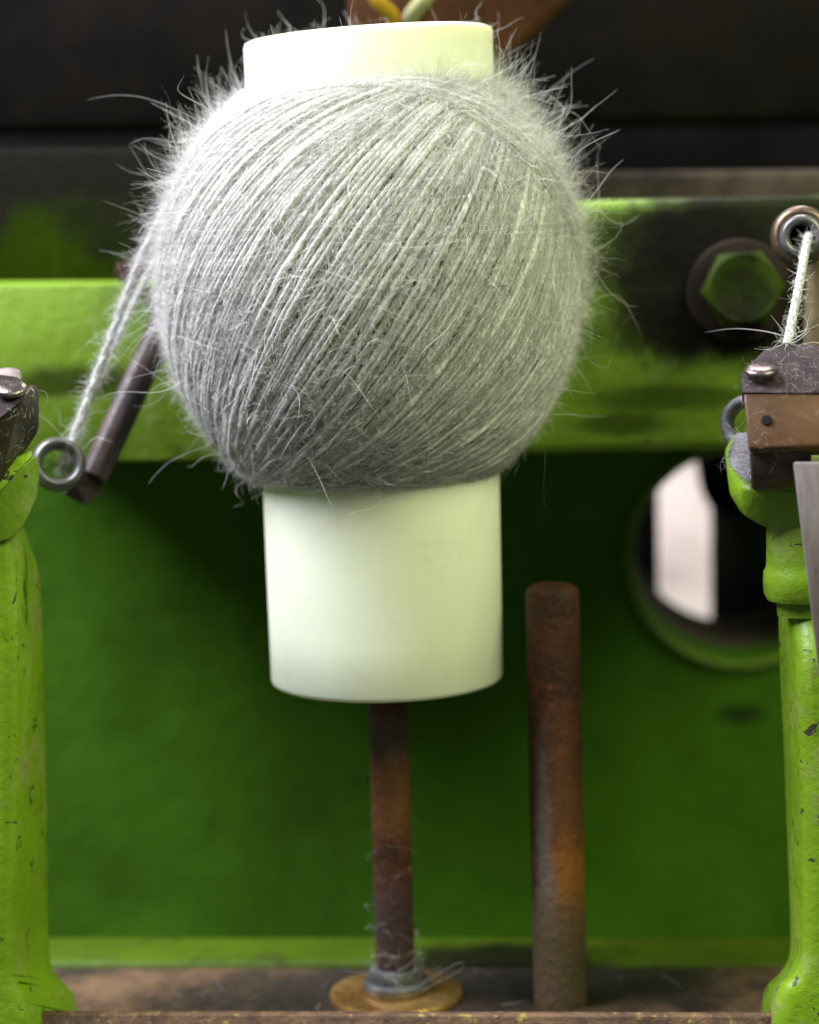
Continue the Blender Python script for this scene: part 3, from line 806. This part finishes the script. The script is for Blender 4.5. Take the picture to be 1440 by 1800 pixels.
# clamp block: dusty top face leaning to the lens, bronze front face, dark underside
E = 1520
bm = hull([P(1304, 690, -0.078), P(1302, 655, -0.070), P(1345, 612, -0.060), P(1378, 602, -0.058), P(E, 612, -0.058), P(E, 692, -0.078),
           P(1304, 690, -0.060), P(1306, 720, -0.055), P(E, 720, -0.050)], 0.0006, 2)
top = auto(obj('clamp_top', bm, M_mauve, rb), 30)
bm = hull([P(1307, 691, -0.0775), P(E, 693, -0.0775), P(E, 780, -0.0840), P(1316, 788, -0.0840), P(1322, 796, -0.0830), P(E, 788, -0.0830),
           P(1309, 694, -0.058), P(E, 694, -0.058), P(1320, 800, -0.058), P(E, 800, -0.058)], 0.0009, 3)
face = auto(obj('clamp_face', bm, M_bronze, rb), 30)
bm = hull([P(1318, 790, -0.0770), P(1426, 788, -0.0770), P(1426, 862, -0.0725), P(1322, 862, -0.0725), P(1320, 838, -0.0765), P(1426, 836, -0.0765),
           P(1318, 790, -0.055), P(1426, 790, -0.055), P(1426, 862, -0.055), P(1322, 862, -0.055)], 0.0009, 3)
auto(obj('clamp_foot', bm, M_dk, rb), 30)
# little dark hole plug in the bronze face and screw head
hp = P(1348, 738, -0.0812)
fn = (P(1310, 780, -0.084)-P(1310, 692, -0.0775)).cross(P(1400, 692, -0.0775)-P(1310, 692, -0.0775)).normalized()
if fn.y > 0: fn = -fn
o = obj('pin_hole', lathe([(0, 0.00015), (0.0010, 0.00015), (0.0012, 0.0001), (0.0012, -0.002), (0, -0.002)], 24, frame(hp, fn)), simple('hole_black', (0.003, 0.0025, 0.002), 0.8), face); auto(o)
tn = (P(1400, 612, -0.059)-P(1400, 690, -0.078)).cross(P(1310, 690, -0.078)-P(1400, 690, -0.078)).normalized()
if tn.z < 0: tn = -tn
def screw(name, loc, nrm, r, parent):
    prof = [(r*0.55, -0.002), (r*0.6, 0.0002), (r*0.92, 0.0004), (r, 0.0008), (r, 0.0014), (r*0.92, 0.0018), (r*0.6, 0.0021), (0, 0.0022)]
    return auto(obj(name, lathe(prof, 40, frame(loc, nrm)), M_screw, parent), 50)
screw('screw', P(1338, 660, -0.0728), (tn+Vector((0, 0, 0.9))).normalized(), 30*MM(-0.07), top)
# grey ring (pulley) peeping out on the left of the clamp
rc = P(1312, 742, -0.040)
prof = [(0.0052+0.0016*math.cos(a), 0.0022*math.sin(a)) for a in [2*math.pi*i/16 for i in range(16)]]
auto(obj('ring', lathe(prof, 48, frame(rc, (-0.5, -0.8, 0.25)), True), M_worn, rb), 70)
# bare steel guard strip in front
strip_t = hull([P(1394, 812, -0.088), P(1520, 812, -0.088), P(1520, 1200, -0.088), P(1440, 1190, -0.088), P(1394, 812, -0.085), P(1520, 812, -0.085), P(1520, 1200, -0.085), P(1440, 1190, -0.085)], 0.0006, 2)
tag(auto(obj('guard_strip', strip_t, M_strip), 30), 'slanting bare steel strip in front of the right post at the frame edge', 'strip')
lint('lint', [top], 420, 0.0020, 0.000012, rb, 0.0001, True, 0.6, 0.06)
lint('lint', [face], 70, 0.0020, 0.000012, rb, 0.0001, True, 0.6, 0.03)
lint('lint', [worn], 240, 0.0020, 0.000018, rb, up_=0.08)
P = P0
# feeding yarn on the right, with its ring guide
gy = thing('ring_guide', 'round metal ring guide with the yarn through it, upper right edge', 'guide')
gc = P(1408, 412, -0.012); sg_ = MM(-0.012)
M_ring = metal('brown_ring', (0.07, 0.045, 0.03), (0.17, 0.12, 0.08), 0.35, 0.7, 80)
gax = (CAM-gc).normalized()+up*0.12
prof = [(40*sg_+0.0018*math.cos(a), 0.004*math.sin(a)) for a in [2*math.pi*i/16 for i in range(16)]]
auto(obj('outer_ring', lathe(prof, 48, frame(gc-gax.normalized()*0.004, gax), True), M_ring, gy), 70)
prof = [(29*sg_+0.0013*math.cos(a), 0.003*math.sin(a)) for a in [2*math.pi*i/16 for i in range(16)]]
auto(obj('inner_ring', lathe(prof, 48, frame(gc+Vector((0.0002, 0, -0.0006)), gax), True), M_glaze, gy), 70)
bm = lathe([(0, 0), (36*sg_, 0), (36*sg_, 0.004), (0, 0.004)], 32, frame(gc-gax.normalized()*0.012, gax))
auto(obj('socket', bm, M_grime, gy), 40)
bm = hull([P(1418, 440, 0.0), P(1470, 440, 0.0), P(1470, 640, 0.0), P(1410, 640, 0.0), P(1418, 440, 0.02), P(1470, 440, 0.02), P(1470, 640, 0.02), P(1410, 640, 0.02)], 0.004, 4)
auto(obj('stem', bm, metal('stem_brass', (0.16, 0.12, 0.06), (0.28, 0.22, 0.12), 0.4, 0.6, 60), gy), 40)
fy = thing('feed_yarn', 'pale yarn running from the ring guide down to the right clamp block', 'yarn')
o3, tp3 = path_tube('strand', [P(1422, 412, -0.012), P(1418, 430, -0.018), P(1405, 500, -0.030), P(1393, 560, -0.038), P(1383, 608, -0.047)], 0.0011, M_yarn, fy, 8, 40)
fuzz_on_path('strand_fuzz', tp3, 500, 0.0022, 0.00004, fy, 0.7)
fuzz_on_path('strand_fuzz', tp3[-5:], 40, 0.006, 0.00005, fy, 2.0)
o, _ = path_tube('loose_hair', [P(1375, 590, -0.05), P(1340, 582, -0.04), P(1290, 578, -0.03), P(1240, 584, -0.022)], 0.0002, M_fib, fy, 5, 24, True)

# ================================================================== left bracket
def P(x, y, Y): return P0(x, y, Y+0.012)
lb = thing('post_bracket', 'bright green cast post at the left edge with a dark steel clamp block on top', 'bracket')
YF, YB = -0.066, -0.030
rows = smooth_rows([(925, 44, 10), (960, 58, 16), (1010, 73, 22), (1100, 79, 26), (1300, 84, 28), (1480, 88, 24), (1580, 90, 17), (1650, 92, 16), (1700, 97, 18), (1725, 118, 24), (1745, 136, 30), (1765, 142, 38), (1800, 146, 50), (1880, 146, 60)], 70)
secs = [[P(f, y, YF), P(-130, y, YF), P(-130, y, YB), P(b_, y, YB)] for y, b_, f in rows]
auto(obj('post', loft(secs, 0.0036, 5), M_post, lb), 60)
bm = hull([P(-120, 900, -0.070), P(0, 868, -0.070), P(40, 820, -0.068), P(62, 800, -0.064), P(69, 822, -0.062), P(68, 866, -0.062), P(42, 925, -0.064), P(20, 948, -0.066), P(-10, 956, -0.068), P(-120, 956, -0.070),
           P(-120, 900, -0.035), P(62, 800, -0.035), P(69, 822, -0.035), P(66, 866, -0.035), P(20, 940, -0.035), P(-120, 956, -0.035)], 0.0022, 4)
auto(obj('head', bm, M_head, lb), 35)
bm = hull([P(-120, 900, -0.0715), P(0, 866, -0.0715), P(40, 818, -0.0695), P(58, 801, -0.0655), P(56, 790, -0.062), P(34, 802, -0.066), P(-10, 850, -0.069), P(-120, 880, -0.069), P(50, 800, -0.045), P(-100, 880, -0.045)], 0.0006, 2)
chip = auto(obj('worn_edge', bm, green_paint('chipped_paint', 0.6, 3.3, (), 0.35, 1.2), lb), 35)
bm = hull([P(-130, 700, -0.074), P(-10, 740, -0.077), P(36, 706, -0.072), P(62, 676, -0.060), P(69, 690, -0.056), P(69, 755, -0.056), P(46, 792, -0.062), P(2, 862, -0.070), P(-130, 890, -0.074),
           P(-130, 700, -0.045), P(62, 676, -0.045), P(69, 755, -0.045), P(46, 792, -0.045), P(-130, 890, -0.045)], 0.0008, 3)
lblk = auto(obj('clamp_block', bm, metal('olive_dark_steel', (0.040, 0.032, 0.020), (0.085, 0.066, 0.042), 0.36, 0.7, 60, None, 0.0002), lb), 30)
bm = hull([P(-130, 745, -0.080), P(-8, 742, -0.080), P(38, 705, -0.0745), P(48, 680, -0.068), P(34, 662, -0.060), P(-130, 640, -0.060), P(-130, 748, -0.076), P(-8, 747, -0.076), P(38, 711, -0.071), P(49, 686, -0.064)], 0.0006, 2)
ltop = auto(obj('clamp_top', bm, M_mauve, lb), 30)
screw('screw', P(20, 690, -0.0720), (0.10, -0.42, 0.9), 29*MM(-0.07), ltop)
bm = hull([P(-60, 655, -0.058), P(18, 645, -0.058), P(36, 650, -0.058), P(40, 668, -0.060), P(-60, 672, -0.062), P(-60, 655, -0.050), P(36, 650, -0.050), P(40, 668, -0.050)], 0.0008, 3)
auto(obj('shim', bm, M_strip, lb), 30)
lint('lint', [ltop, lblk], 220, 0.002, 0.000028, lb, up_=0.06)

P = P0
# ================================================================== beyond the opening
bm = hull(slab([(1000, 560), (1600, 560), (1600, 1360), (1000, 1360)], 0.55, 0.56), 0.001, 1)
tag(auto(obj('pale_wall', bm, M_far)), kind='structure', label='pale pinkish wall seen through the round opening')
bm = hull(slab([(1252, 700), (1460, 700), (1460, 1300), (1252, 1300)], 0.285, 0.30), 0.002, 2)
tag(auto(obj('inner_column', bm, metal('green_black_iron', (0.006, 0.009, 0.004), (0.014, 0.020, 0.009), 0.7, 0.0, 30))), 'dark upright column inside the round opening', 'column')
bm = hull(slab([(1060, 700), (1156, 700), (1160, 1300), (1060, 1300)], 0.285, 0.295), 0.002, 2)
tag(auto(obj('inner_plate', bm, M_black)), 'black iron plate edge at the left inside the round opening', 'plate')
bm = hull(slab([(1216, 760), (1300, 760), (1300, 905), (1250, 897), (1232, 865)], 0.276, 0.283), 0.002, 2)
tag(auto(obj('inner_bracket', bm, M_brn)), 'dark lump of iron hanging at the top of the round opening', 'bracket')

# lint round the spindle foot
lf = thing('lint_clump', 'wispy clump of loose wool round the spindle foot above the washer', 'lint')
n = 80
th = rng.uniform(0, 6.3, n); zz = 0.004+rng.gamma(1.5, 0.004, n)
rr2 = rs_+rng.uniform(0.0002, 0.004, n)*np.exp(-zz*60)+0.0003
base = np.stack([rr2*np.cos(th), rr2*np.sin(th), zz], 1)
d = np.stack([-np.sin(th), np.cos(th), rng.normal(0, 0.5, n)], 1)
tag(tubes_mesh('wisps', curl_paths(base, d, rng.gamma(3, 0.0013, n)+0.002, 9, 0.6), rng.uniform(0.00003, 0.00005, n), 3, M_fib, lf), kind='stuff')
path_tube('loop', [P(735, 1735, -0.012), P(770, 1712, -0.014), P(808, 1692, -0.014), P(813, 1702, -0.013), P(780, 1722, -0.014), P(742, 1742, -0.016)], 0.00010, M_fib, lf, 5, 40)

lint('bed_lint', [bed], 160, 0.005, 0.00003, lf, 0.0002, True, 0.5, 0.15)
lint('spindle_lint', [o for o in sp_t.children if o.name.startswith('shaft')], 60, 0.003, 0.000025, lf, 0.0001, True, 0.5, 0.1)
lint('tube_lint', [tube], 90, 0.0035, 0.00002, tube, 0.0001, True, 0.5, 0.05)
